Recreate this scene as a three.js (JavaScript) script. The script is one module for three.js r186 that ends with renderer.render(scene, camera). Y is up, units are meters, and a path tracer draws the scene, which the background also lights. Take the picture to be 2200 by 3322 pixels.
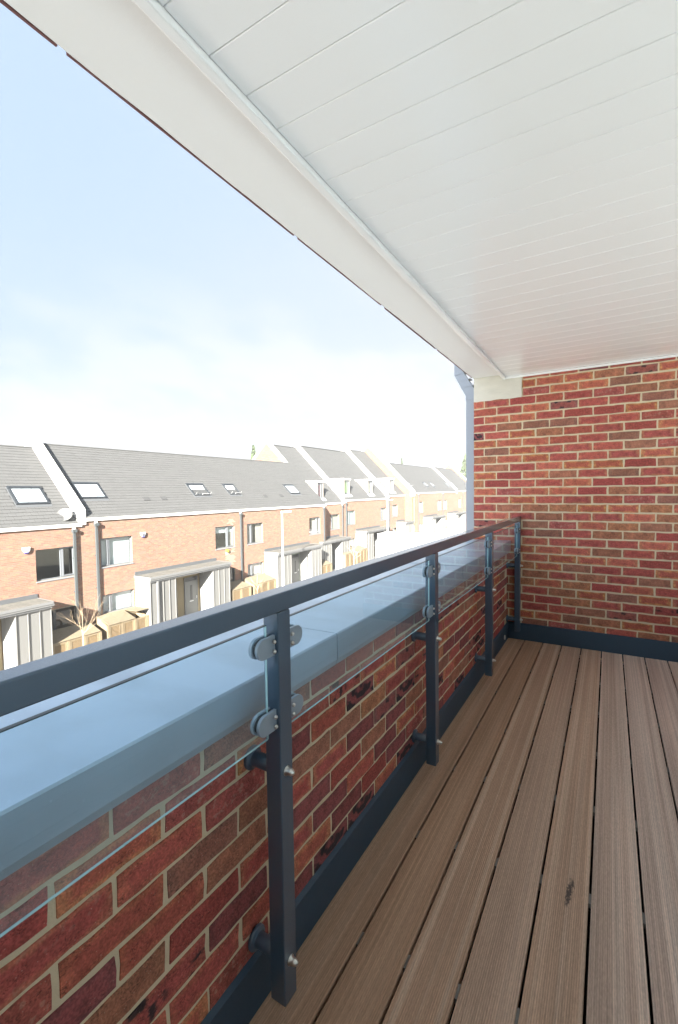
import * as THREE from 'three';
import { mergeGeometries } from 'three/addons/utils/BufferGeometryUtils.js';
import { RoundedBoxGeometry } from 'three/addons/geometries/RoundedBoxGeometry.js';

// ------------------------------------------------------------------ camera, sky, sun, exposure
const scene = new THREE.Scene();
const EYE = 1.39057, END = -4.44093;
const camera = new THREE.PerspectiveCamera(96.68, 678 / 1024, 0.03, 2000);
camera.position.set(0, EYE, 0);
camera.rotation.order = 'YXZ';
camera.rotation.set(-0.04498, 0.53537, -0.01315);
const renderer = new THREE.WebGLRenderer({ antialias: true });
renderer.setSize(678, 1024);
renderer.toneMapping = THREE.LinearToneMapping;
const EXPOSURE = 11;
renderer.toneMappingExposure = EXPOSURE;
renderer.shadowMap.enabled = true;

let seed = 20240;
const rnd = () => { seed = (seed + 0x6D2B79F5) | 0; let t = Math.imul(seed ^ (seed >>> 15), 1 | seed); t = (t + Math.imul(t ^ (t >>> 7), 61 | t)) ^ t; return ((t ^ (t >>> 14)) >>> 0) / 4294967296; };
const rr = (a, b) => a + (b - a) * rnd();
const pick = a => a[Math.floor(rnd() * a.length)];
const clamp = (x, a = 0, b = 1) => Math.min(b, Math.max(a, x));
const mix = (a, b, t) => a + (b - a) * t;
const sst = (a, b, x) => { const t = clamp((x - a) / (b - a)); return t * t * (3 - 2 * t); };
const hash = (x, y, s = 0) => { let h = Math.imul(x | 0, 374761393) ^ Math.imul(y | 0, 668265263) ^ Math.imul(s | 0, 2147483647 - 1013); h = Math.imul(h ^ (h >>> 13), 1274126177); return ((h ^ (h >>> 16)) >>> 0) / 4294967296; };
const vnoise = (x, y, s = 0, px = 0) => {
  const xi = Math.floor(x), yi = Math.floor(y), fx = x - xi, fy = y - yi, u = fx * fx * (3 - 2 * fx), v = fy * fy * (3 - 2 * fy);
  const w = i => px ? ((i % px) + px) % px : i;
  return mix(mix(hash(w(xi), yi, s), hash(w(xi + 1), yi, s), u), mix(hash(w(xi), yi + 1, s), hash(w(xi + 1), yi + 1, s), u), v);
};
const fbm = (x, y, s = 0, o = 4, px = 0) => { let a = 0, g = .5, n = 0; for (let i = 0; i < o; i++) { a += g * vnoise(x, y, s + i * 17, px); n += g; x *= 2; y *= 2; px *= 2; g *= .5; } return a / n; };

const SUN = new THREE.Vector3(1, 1.07, 2.4).normalize();
{ // the sky: pale blue on the street side, bright milky white towards the horizon and the sun
  const w = 1024, h = 512, d = new Float32Array(w * h * 4);
  for (let j = 0; j < h; j++) {
    const el = ((j + .5) / h - .5) * Math.PI, y = Math.sin(el), c = Math.cos(el);
    for (let i = 0; i < w; i++) {
      const az = ((i + .5) / w - .5) * 2 * Math.PI, x = c * Math.cos(az), z = c * Math.sin(az);
      const sd = x * SUN.x + y * SUN.y + z * SUN.z, yy = Math.max(y, 0);
      const haze = Math.exp(-Math.pow(yy / .25, 1.3));                        // 1 at the horizon
      const toSun = sst(-.55, .8, sd), north = sst(.3, 1, -z) * .4;
      const n = fbm(az * 5.2 + 3 + y * 3, y * 13 + az * 1.2, 5, 5, 0), band = sst(.0, .1, y) * (1 - sst(.26, .46, y));
      const cl = sst(.5, .74, n) * band * .28, hi = sst(.42, .8, fbm(az * 2.2 + 40, y * 5, 31, 4)) * .06 * sst(.2, .5, y);
      const wht = clamp(.1 + haze * .85 + .45 * toSun + north + cl + hi);
      let r = mix(.57, .89, wht), g = mix(.765, .935, wht), b = mix(1.04, 1.0, wht);
      let gain = 1.0 + .04 * haze + 1.6 * sst(-.1, .9, sd) + 3 * Math.pow(clamp(sd), 14) + .12 * cl;
      if (y < 0) { const k = sst(0, -.12, y); r = mix(r, .4, k); g = mix(g, .4, k); b = mix(b, .38, k); }
      const o = (j * w + i) * 4; gain /= EXPOSURE;
      d[o] = r * gain; d[o + 1] = g * gain; d[o + 2] = b * gain; d[o + 3] = 1;
    }
  }
  const sky = new THREE.DataTexture(d, w, h, THREE.RGBAFormat, THREE.FloatType);
  sky.mapping = THREE.EquirectangularReflectionMapping; sky.magFilter = THREE.LinearFilter; sky.minFilter = THREE.LinearFilter; sky.wrapS = THREE.RepeatWrapping; sky.needsUpdate = true;
  scene.background = sky; scene.environment = sky;
}
scene.fog = new THREE.FogExp2(new THREE.Color(.92, .95, 1), .0005);
const sun = new THREE.DirectionalLight(new THREE.Color(1, .95, .87), 4.9);
sun.position.copy(SUN).multiplyScalar(120).add(new THREE.Vector3(-15, 0, -30)); sun.target.position.set(-15, 0, -30);
sun.castShadow = true; Object.assign(sun.shadow.camera, { left: -70, right: 70, top: 70, bottom: -70, near: 1, far: 300 }); sun.shadow.mapSize.set(2048, 2048); sun.shadow.radius = 1;
scene.add(sun, sun.target);

// ------------------------------------------------------------------ helpers
const used = {};
function numbered(n) { const k = used[n] = (used[n] ?? -1) + 1; return k ? `${n}_${String(k).padStart(3, '0')}` : n; }
function tag(o, label, category, group) { o.userData.label = label; o.userData.category = category; if (group) o.userData.group = group; return o; }
function thing(name, label, category, pos = [0, 0, 0], group) { const o = new THREE.Group(); o.name = numbered(name); o.position.set(...pos); scene.add(o); return tag(o, label, category, group); }
function structure(o) { o.userData.kind = 'structure'; return o; }
function mesh(name, geo, mat, parent) { const m = new THREE.Mesh(geo, mat); m.name = parent === scene ? numbered(name) : name; m.castShadow = m.receiveShadow = true; (parent || scene).add(m); return m; }
const boxG = (x0, x1, y0, y1, z0, z1) => new MB().box(x0, x1, y0, y1, z0, z1).geo();
class MB { // collects flat faces, uv in metres
  constructor() { this.p = []; this.n = []; this.u = []; this.extra = []; }
  tri(a, b, c, n, ua, ub, uc) { this.p.push(...a, ...b, ...c); this.n.push(...n, ...n, ...n); this.u.push(...ua, ...ub, ...uc); }
  face(pts, n) { // planar polygon, fan
    if (!n) { const A = new THREE.Vector3(...pts[0]), B = new THREE.Vector3(...pts[1]), C = new THREE.Vector3(...pts[2]); n = B.clone().sub(A).cross(C.clone().sub(A)).normalize().toArray(); }
    const ax = Math.abs(n[0]), ay = Math.abs(n[1]), az = Math.abs(n[2]);
    const uv = q => ax >= ay && ax >= az ? [q[2], q[1]] : ay >= az ? [q[0], q[2]] : [q[0], q[1]];
    for (let i = 1; i < pts.length - 1; i++) this.tri(pts[0], pts[i], pts[i + 1], n, uv(pts[0]), uv(pts[i]), uv(pts[i + 1]));
    return this;
  }
  box(x0, x1, y0, y1, z0, z1) {
    if (x0 > x1) [x0, x1] = [x1, x0]; if (y0 > y1) [y0, y1] = [y1, y0]; if (z0 > z1) [z0, z1] = [z1, z0];
    this.face([[x1, y0, z1], [x1, y0, z0], [x1, y1, z0], [x1, y1, z1]], [1, 0, 0]); this.face([[x0, y0, z0], [x0, y0, z1], [x0, y1, z1], [x0, y1, z0]], [-1, 0, 0]);
    this.face([[x0, y1, z1], [x1, y1, z1], [x1, y1, z0], [x0, y1, z0]], [0, 1, 0]); this.face([[x0, y0, z0], [x1, y0, z0], [x1, y0, z1], [x0, y0, z1]], [0, -1, 0]);
    this.face([[x0, y0, z1], [x1, y0, z1], [x1, y1, z1], [x0, y1, z1]], [0, 0, 1]); this.face([[x1, y0, z0], [x0, y0, z0], [x0, y1, z0], [x1, y1, z0]], [0, 0, -1]);
    return this;
  }
  prism(poly, z0, z1) { // convex or star polygon in (x, y), counter-clockwise seen from +z, drawn out along z
    const c = THREE.ShapeUtils.triangulateShape(poly.map(q => new THREE.Vector2(...q)), []);
    if (z0 > z1) [z0, z1] = [z1, z0];
    for (const [a, b, d] of c) { const P = [poly[a], poly[b], poly[d]]; this.tri(...P.map(q => [...q, z1]), [0, 0, 1], ...P); const Q = [P[0], P[2], P[1]]; this.tri(...Q.map(q => [...q, z0]), [0, 0, -1], ...Q); }
    for (let i = 0; i < poly.length; i++) { const a = poly[i], b = poly[(i + 1) % poly.length]; this.face([[...a, z1], [...a, z0], [...b, z0], [...b, z1]]); }
    return this;
  }
  add(g, m) { g = g.index ? g.toNonIndexed() : g.clone(); if (m) g.applyMatrix4(m); this.extra.push(g); return this; }
  geo() {
    const g = new THREE.BufferGeometry(); const gs = this.extra.map(e => { const q = new THREE.BufferGeometry(); for (const k of ['position', 'normal', 'uv']) q.setAttribute(k, e.getAttribute(k)); return q; });
    if (this.p.length) { g.setAttribute('position', new THREE.Float32BufferAttribute(this.p, 3)); g.setAttribute('normal', new THREE.Float32BufferAttribute(this.n, 3)); g.setAttribute('uv', new THREE.Float32BufferAttribute(this.u, 2)); gs.unshift(g); }
    return gs.length === 1 ? gs[0] : mergeGeometries(gs);
  }
  build(name, mat, parent) { return mesh(name, this.geo(), mat, parent); }
}
const M4 = (pos, rot = [0, 0, 0], s = [1, 1, 1]) => new THREE.Matrix4().compose(new THREE.Vector3(...pos), new THREE.Quaternion().setFromEuler(new THREE.Euler(...rot)), new THREE.Vector3(...s));
function cylX(r, x0, x1, y, z, seg = 20, r2 = r) { return [new THREE.CylinderGeometry(r2, r, Math.abs(x1 - x0), seg), M4([(x0 + x1) / 2, y, z], [0, 0, -Math.PI / 2])]; }
function rod(a, b, ra, rb, seg = 6) { const A = new THREE.Vector3(...a), B = new THREE.Vector3(...b), d = B.clone().sub(A); const g = new THREE.CylinderGeometry(rb, ra, d.length(), seg, 1); g.applyQuaternion(new THREE.Quaternion().setFromUnitVectors(new THREE.Vector3(0, 1, 0), d.normalize())); g.translate(...A.add(B).multiplyScalar(.5).toArray()); return g; }
function tex(w, h, fn, srgb = true, repeat = true) {
  const d = new Uint8Array(w * h * 4);
  for (let j = 0; j < h; j++) for (let i = 0; i < w; i++) { const c = fn(i / w, j / h, i, j), o = (j * w + i) * 4; d[o] = clamp(c[0], 0, 255); d[o + 1] = clamp(c[1], 0, 255); d[o + 2] = clamp(c[2], 0, 255); d[o + 3] = 255; }
  const t = new THREE.DataTexture(d, w, h); t.magFilter = THREE.LinearFilter; t.minFilter = THREE.LinearMipmapLinearFilter; t.generateMipmaps = true;
  if (repeat) t.wrapS = t.wrapT = THREE.RepeatWrapping; if (srgb) t.colorSpace = THREE.SRGBColorSpace; t.needsUpdate = true; return t;
}
const std = (c, rough = .8, o = {}) => new THREE.MeshStandardMaterial({ color: new THREE.Color().setRGB(...c), roughness: rough, metalness: 0, side: THREE.DoubleSide, ...o });
const phys = (c, rough, o = {}) => new THREE.MeshPhysicalMaterial({ color: new THREE.Color().setRGB(...c), roughness: rough, metalness: 0, ...o });
// grey mottling laid over a colour, one texture per period (metres)
const mottle = (lo, hi, freq, s, oct = 5) => tex(256, 256, (u, v) => { const q = mix(lo, hi, fbm(u * freq, v * freq, s, oct, freq)) * 255; return [q, q, q]; });
const rep = (t, x, y = x) => { const c = t.clone(); c.repeat.set(x, y); c.needsUpdate = true; return c; };
const T = {
  grain: mottle(.55, 1, 32, 3, 4), soft: mottle(.93, 1, 6, 11, 5), dirt: mottle(.6, 1, 8, 23, 6),
  wash: tex(512, 512, (u, v) => { const q = 255 * (.86 + .08 * sst(.25, .75, fbm(u * 6, v * 10, 44, 5, 6)) + (hash(Math.floor(u * 512), Math.floor(v * 512), 3) > .9988 ? .15 : 0)); return [q, q, q]; }),
};

// ------------------------------------------------------------------ materials of the balcony
const mat = {
  mortar: std([.73, .625, .44], .95, { map: rep(T.soft, 6), bumpMap: rep(T.grain, 12), bumpScale: .0015 }),
  coat: phys([.055, .1, .155], .34, { metalness: .2, bumpMap: rep(T.grain, 20), bumpScale: .00012, clearcoat: 1, clearcoatRoughness: .07 }),
  coping: phys([.5, .65, .8], .34, { metalness: .3, map: rep(T.wash, .7), bumpMap: rep(T.soft, 2), bumpScale: .0008, clearcoat: .3, clearcoatRoughness: .2 }),
  membrane: std([.03, .062, .1], .5, { bumpMap: rep(T.soft, 5), bumpScale: .003 }),
  steel: std([.62, .62, .6], .28, { metalness: 1 }),
  gasket: std([.02, .022, .025], .6),
  clampMetal: phys([.26, .33, .4], .3, { clearcoat: .5, clearcoatRoughness: .15 }),
  glass: phys([.8, .93, .99], 0, { transmission: .89, thickness: 0, ior: 1.55, side: THREE.DoubleSide }),
  glassEdge: phys([.62, .88, .9], .1, { transmission: .3, thickness: 0, ior: 1.5 }),
  pvc: phys([.95, .95, .935], .28, { clearcoat: .6, clearcoatRoughness: .12 }),
  paint: phys([.94, .94, .92], .5, { bumpMap: rep(T.soft, 9), bumpScale: .003 }),
  concrete: std([.74, .71, .62], .95, { map: rep(T.soft, .9), bumpMap: rep(T.dirt, .6), bumpScale: .008 }),
  darkVoid: std([.02, .02, .02], .95),
  pipe: phys([.3, .34, .4], .4, { clearcoat: .3, clearcoatRoughness: .3 }),
  render: std([.86, .83, .76], .9, { map: rep(T.soft, 1) }),
  clip: std([.16, .15, .14], .8), tongue: std([.66, .66, .65], .7),
};

// ------------------------------------------------------------------ bricks of the balcony walls
const brickTex = [], brickBump = [];
{
  const pal = [
    { c: [158, 70, 58], e: [184, 116, 76], k: .25 }, { c: [148, 60, 54], e: [160, 78, 60], k: .15 }, { c: [168, 84, 64], e: [190, 128, 84], k: .5 }, { c: [152, 66, 60], e: [176, 112, 76], k: .6 },
    { c: [160, 104, 70], e: [168, 116, 76], k: .3 }, { c: [150, 98, 72], e: [156, 104, 76], k: .2 }, { c: [122, 58, 60], e: [104, 62, 62], k: .3 }, { c: [164, 78, 60], e: [186, 122, 76], k: .8 },
    { c: [120, 56, 56], e: [96, 60, 60], k: .3, blot: .62 }, { c: [146, 64, 58], e: [170, 104, 72], k: .3, blot: .72 }, { c: [156, 72, 64], e: [160, 84, 70], k: .2, white: .6 }, { c: [138, 92, 72], e: [128, 90, 76], k: .3 },
    { c: [150, 62, 56], e: [180, 120, 80], k: .35, white: .35 }, { c: [128, 66, 60], e: [118, 84, 76], k: .5, blot: .68 },
  ];
  pal.forEach((p, n) => brickTex.push(tex(192, 60, (u, v) => {
    const du = Math.min(u, 1 - u) * 215, dv = Math.min(v, 1 - v) * 65, wob = fbm(u * 9, v * 3, n * 7 + 1, 4);
    const edge = p.k * (1 - sst(4, 26, Math.min(du * .8, dv * 1.6) + (wob - .5) * 34));
    const g = .68 + .42 * fbm(u * 60, v * 18, n * 5 + 90, 3) + .3 * (fbm(u * 7, v * 2.4, n + 400, 4) - .5);
    let c = [0, 1, 2].map(i => mix(mix(p.c[i], [160, 80, 68][i], .35), p.e[i], edge) * g * [1.21, 1.35, 1.44][i]);
    const crease = 1 - sst(.0, .035, Math.abs(fbm(u * 16 + v * 3, v * 12, n + 61, 3) - .5)); c = c.map(x => x * (1 - .4 * crease * sst(.5, .6, fbm(u * 5, v * 2, n + 71, 2))));
    if (p.blot) { const b = sst(p.blot - .12, p.blot + .04, fbm(u * 5 + n, v * 2.2, n + 200, 4)); c = c.map((x, i) => mix(x, [38, 36, 42][i], .85 * b)); }
    if (p.white) { const b = sst(.6, .72, fbm(u * 14, v * 5, n + 300, 4)) * p.white; c = c.map((x, i) => mix(x, [196, 176, 160][i], .6 * b)); }
    if (hash(Math.floor(u * 192), Math.floor(v * 60), n) > .9985) c = [215, 205, 190];
    return c;
  }, true, false)));
  for (let n = 0; n < 3; n++) brickBump.push(tex(192, 60, (u, v) => { const cr = 1 - sst(0, .05, Math.abs(fbm(u * 14 + v * 4, v * 10, n + 61, 3) - .5)); const q = 255 * clamp(.35 + .5 * fbm(u * 50, v * 15, n + 500, 3) - .35 * cr * sst(.45, .6, fbm(u * 5, v * 2, n + 71, 2))); return [q, q, q]; }, false, false));
}
const brickMats = [];
brickTex.forEach((t, n) => { for (const k of [.92, 1, 1.07]) brickMats.push(new THREE.MeshStandardMaterial({ map: t, bumpMap: brickBump[n % 3], bumpScale: .005, roughness: .93, color: new THREE.Color(k, k * rr(.94, 1.03), k * rr(.9, 1.03)) })); });
const brickPick = dark => { const w = dark ? [7, 10, 5, 8, 2, 5, 11, 4, 5, 6, 8, 6, 7, 5] : [12, 5, 11, 10, 9, 4, 2, 10, .6, 2, 4, 4, 8, 1], s = w.reduce((a, b) => a + b); let r = rnd() * s, i = 0; while ((r -= w[i]) > 0) i++; return brickMats[i * 3 + Math.floor(rnd() * 3)]; };
// an uneven brick face 65 high looking along +z, front at z = 0, drawn back 40 mm
function brickGeo(len, h = .0628) {
  const nx = Math.max(2, Math.round(len / .043)), P = [], b = .0024, pos = [], uv = [], idx = [];
  for (let j = 0; j <= 2; j++) for (let i = 0; i <= nx; i++) { const ex = i === 0 || i === nx, ey = j !== 1; P.push([(i / nx - .5) * len + (ex ? rr(-b, b) : rr(-.006, .006)), (j / 2 - .5) * h + (ey ? rr(-b, b) : 0), ex || ey ? -rr(.0008, .0028) : rr(-.0008, .0008)]); }
  const push = (q, u, v) => { pos.push(...q); uv.push(u, v); return pos.length / 3 - 1; };
  const f = P.map(q => push(q, q[0] / len + .5, q[1] / h + .5));
  for (let j = 0; j < 2; j++) for (let i = 0; i < nx; i++) { const a = j * (nx + 1) + i; idx.push(f[a], f[a + 1], f[a + nx + 2], f[a], f[a + nx + 2], f[a + nx + 1]); }
  const ring = []; for (let i = 0; i <= nx; i++) ring.push(i); ring.push(2 * nx + 1); for (let i = nx; i >= 0; i--) ring.push(2 * (nx + 1) + i); ring.push(nx + 1);
  ring.forEach((a, k) => { const c = ring[(k + 1) % ring.length]; const A = push(P[a], clamp(P[a][0] / len + .5, .01, .99), clamp(P[a][1] / h + .5, .02, .98)), C = push(P[c], clamp(P[c][0] / len + .5, .01, .99), clamp(P[c][1] / h + .5, .02, .98)), A2 = push([P[a][0], P[a][1], -.04], .5, .5), C2 = push([P[c][0], P[c][1], -.04], .5, .5); uv[A2 * 2] = uv[A * 2]; uv[A2 * 2 + 1] = uv[A * 2 + 1]; uv[C2 * 2] = uv[C * 2]; uv[C2 * 2 + 1] = uv[C * 2 + 1]; idx.push(A, A2, C2, A, C2, C); });
  const g = new THREE.BufferGeometry(); g.setAttribute('position', new THREE.Float32BufferAttribute(pos, 3)); g.setAttribute('uv', new THREE.Float32BufferAttribute(uv, 2)); g.setIndex(idx); g.computeVertexNormals(); return g;
}
const fullBricks = Array.from({ length: 10 }, () => brickGeo(.2125)), cutBricks = {};
function layBrick(parent, len, place, dark) { // place(mesh) puts it on its wall
  let g; if (Math.abs(len - .2125) < .004) g = pick(fullBricks); else { const k = len.toFixed(3); g = (cutBricks[k] ||= [brickGeo(len), brickGeo(len)])[Math.floor(rnd() * 2)]; }
  const m = mesh('brick', g, brickPick(dark), parent); place(m, rnd() < .5 ? Math.PI : 0); return m;
}
const COURSE = i => 2.34279 - .075 * i; // middle of course i

// ------------------------------------------------------------------ end wall of the balcony
const XL = -1.122, XR = .9;
{
  const w = thing('brick_wall', 'red and brown brick end wall of the balcony under the white ceiling', 'wall', [0, 0, END]);
  new MB().box(XL + .002, XR, -.2, 2.6, -.3, -.0048).build('mortar', mat.mortar, w);
  for (let i = -1; i <= 29; i++) {
    const y = COURSE(i); let x = -.349 + .225 * -4 + (i % 2 ? .1125 : 0); // a vertical joint
    const left = i <= 1 ? -.687 : XL;
    for (; x < XR; x += .225) {
      let a = x + .0062, b = x + .225 - .0062; if (a < left) a = left; if (b > XR) b = XR; if (b - a < .03) continue;
      layBrick(w, b - a, (m, t) => { m.position.set((a + b) / 2 + rr(-.0015, .0015), y + rr(-.0012, .0012), rr(-.0006, .0008)); m.rotation.z = t + rr(-.004, .004); });
    }
  }
  // rough rendered padstone under the beam
  const n = 14, g = new THREE.BoxGeometry(.428, .222, .05, n, 8, 1), p = g.attributes.position;
  for (let i = 0; i < p.count; i++) { const x = p.getX(i), y = p.getY(i); p.setZ(i, p.getZ(i) + (p.getZ(i) > 0 ? (fbm(x * 20 + 9, y * 24, 8, 4) - .5) * .008 : 0)); if (y < -.1) p.setY(i, y + (fbm(x * 30, 3, 4, 3) - .5) * .016); }
  g.computeVertexNormals();
  const pad = mesh('padstone', g, mat.concrete, w); pad.position.set(-.9065, 2.335, -.019); pad.userData.label = 'rough pale concrete padstone under the beam';
  new MB().box(XL + .3, XR, -.06, .147, .001, .016).face([[XL + .3, .147, .016], [XR, .147, .016], [XR, .153, .001], [XL + .3, .153, .001]]).build('skirting', mat.membrane, w);
}
// ------------------------------------------------------------------ parapet with metal coping
const PX = -.81, BACK = 3.0;
{
  const w = thing('parapet_wall', 'low brick parapet with blue grey metal coping behind the glass balustrade', 'wall');
  new MB().box(-1.115, PX - .0048, -.3, .85, END + .006, BACK).build('mortar', mat.mortar, w);
  for (let i = 20; i <= 29; i++) {
    const y = COURSE(i); let z = -4.44 + (i % 2 ? .1125 : .0);
    for (; z < .9; z += .225) {
      let a = Math.max(z + .0062, END + .02), b = z + .225 - .0062; if (b - a < .03) continue;
      layBrick(w, b - a, (m, t) => { m.position.set(PX + rr(-.0006, .0008), y + rr(-.0014, .0014), (a + b) / 2 + rr(-.002, .002)); m.rotation.set(0, Math.PI / 2, 0); m.rotateZ(t + rr(-.004, .004)); }, true);
    }
  }
  const prof = [[-1.16, .79], [-1.152, .79], [-1.152, .905], [-.79, .909], [-.786, .905], [-.786, .83], [-.792, .81], [-.786, .808], [-.779, .828], [-.779, .911], [-.783, .9155], [-1.157, .912], [-1.16, .909]];
  [[END + .004, -2.823], [-2.817, -1.292], [-1.288, BACK]].forEach(([a, b]) => new MB().prism(prof, a, b).build('coping', mat.coping, w));
  new MB().prism([[-1.158, .914], [-.781, .9168], [-.781, .9182], [-1.158, .9155]], -2.835, -2.805).build('coping_joint', mat.coping, w);
  new MB().prism([[-.81, -.06], [-.797, -.06], [-.797, .14], [-.81, .149]], END + .016, BACK).build('skirting', mat.membrane, w);
  const cap = mesh('drain_cap', cylX(.021, -.8, -.793, .0, 0, 24)[0].rotateZ(-Math.PI / 2), std([.75, .74, .7], .5), w); cap.position.set(-.795, .0565, -4.242); cap.userData.label = 'small round white drain cap';
}
// ------------------------------------------------------------------ deck
let clipG, joistG;
const GX = -.65186, GP = .15298;
{
  // board surfaces: seven strips side by side in one texture, brown composite with pale streaks along the length
  const tones = [[138, 108, 86], [140, 109, 86], [150, 122, 102], [150, 120, 98], [158, 132, 114], [156, 131, 114], [154, 129, 113], [152, 126, 108], [146, 116, 94]];
  const strip = (k, u, v) => {
    const s = k * 31 + 5, wob = (fbm(v * 6, k * 3.1, 77, 3) - .5) * .25;
    const st = fbm(u * 7 + wob, v * .9 + k * 9, s, 2), fine = fbm(u * 42, v * 5, s + 3, 2), gr = fbm(u * 70, v * 640, s + 7, 2);
    const pale = sst(.42, .72, st) * mix(.18, .62, clamp((k - 1) / 4)), patch = fbm(u * 2, v * 7, s + 11, 3) - .5;
    let c = tones[k].map((x, i) => mix(x, [204, 186, 168][i], pale * .42) * 1.3 * (.8 + .2 * fine + .16 * (gr - .5) + .16 * patch + .1));
    const rib = Math.cos((u * 24 - .25) * 2 * Math.PI); return c.map((x, i) => x * [.955, .995, 1.04][i] * (.98 + .045 * rib));
  };
  const map = tex(2016, 2048, (u, v) => {
    const k = Math.min(8, Math.floor(u * 9)), uu = u * 9 - k; let c = strip(k, uu, v);
    if (k === 3) { // a burnt looking mark on one board
      const z = (v - .5) * 6, dx = (uu - .6) * .147 - .004 * Math.sin(z * 30), dz = z + .1; const m = (1 - sst(.002, .011, Math.abs(dx) + (fbm(uu * 40, v * 900, 9, 3) - .5) * .02)) * (1 - sst(.03, .075, Math.abs(dz) + (fbm(uu * 50, v * 300, 12, 2) - .5) * .05)); c = c.map((x, i) => mix(x, [60, 52, 50][i], .8 * m));
    }
    return c;
  });
  const deckMat = new THREE.MeshStandardMaterial({ map, roughness: .72, bumpMap: rep(T.grain, 40, 90), bumpScale: .0003 });
  const floor = structure(new THREE.Group()); floor.name = 'floor'; scene.add(floor);
  const W = GP - .0084;
  const board = (i, z0, z1, strip, dv) => { // ribbed section drawn along z
    const x0 = GX + i * GP + .0042, n = 24, pr = [];
    for (let k = 0; k < n; k++) { const a = k / n, p = W / n; pr.push([a * W, 0], [a * W + p * .5, 0], [a * W + p * .62, -.0011], [a * W + p * .88, -.0011]); }
    pr[0][1] = -.0015; pr.push([W - .001, -.0005], [W, -.003], [W, -.023], [0, -.023], [0, -.003]);
    const p = [], u = [], m = pr.length;
    for (let k = 0; k < m; k++) { const [ax, ay] = pr[k], [bx, by] = pr[(k + 1) % m]; const q = [[ax, ay, z1], [bx, by, z1], [bx, by, z0], [ax, ay, z0]]; for (const t of [0, 1, 2, 0, 2, 3]) { p.push(x0 + q[t][0], q[t][1], q[t][2]); u.push((strip + clamp(q[t][0] / W, .004, .996)) / 9, (q[t][2] + 1.6) / 6 + .5 + dv); } }
    for (const [z, f] of [[z1, 0], [z0, 1]]) { const q = [[0, -.023], [W, -.023], [W, -.002], [0, -.002]]; for (const t of f ? [0, 2, 1, 0, 3, 2] : [0, 1, 2, 0, 2, 3]) { p.push(x0 + q[t][0], q[t][1], z); u.push((strip + .5) / 9, .5); } }
    const g = new THREE.BufferGeometry(); g.setAttribute('position', new THREE.Float32BufferAttribute(p, 3)); g.setAttribute('uv', new THREE.Float32BufferAttribute(u, 2)); g.computeVertexNormals(); mesh('deck_board', g, deckMat, floor);
  };
  const order = [0, 1, 8, 2, 3, 7, 5, 6, 4, 2, 7];
  for (let i = -1; i < 10; i++) {
    const k = order[i + 1], dv = k === 3 ? 0 : hash(i, 3) * .2, z0 = END + .017;
    if (i === 0) { board(i, z0, -3.288, k, dv); board(i, -3.285, BACK, k, dv - .02); } else board(i, z0, BACK, k, dv);
  }
  const jz = []; for (let z = -4.19; z < BACK; z += .4975) jz.push(z);
  for (let i = 0; i < 10; i++) for (const z of jz) { const x = GX + i * GP; mesh('deck_clip', clipG ||= boxG(-.0041, .0041, -.02, -.0042, -.022, .022), mat.clip, floor).position.set(x, rr(-.001, .0005), z + rr(-.012, .012)); }
  for (const z of jz) mesh('joist', joistG ||= boxG(-.79, XR, -.12, -.024, -.025, .025), mat.darkVoid, floor).position.z = z;
  new MB().box(-1.1, XR, -.3, -.125, END, BACK).build('floor_slab', mat.darkVoid, floor);
}

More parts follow.
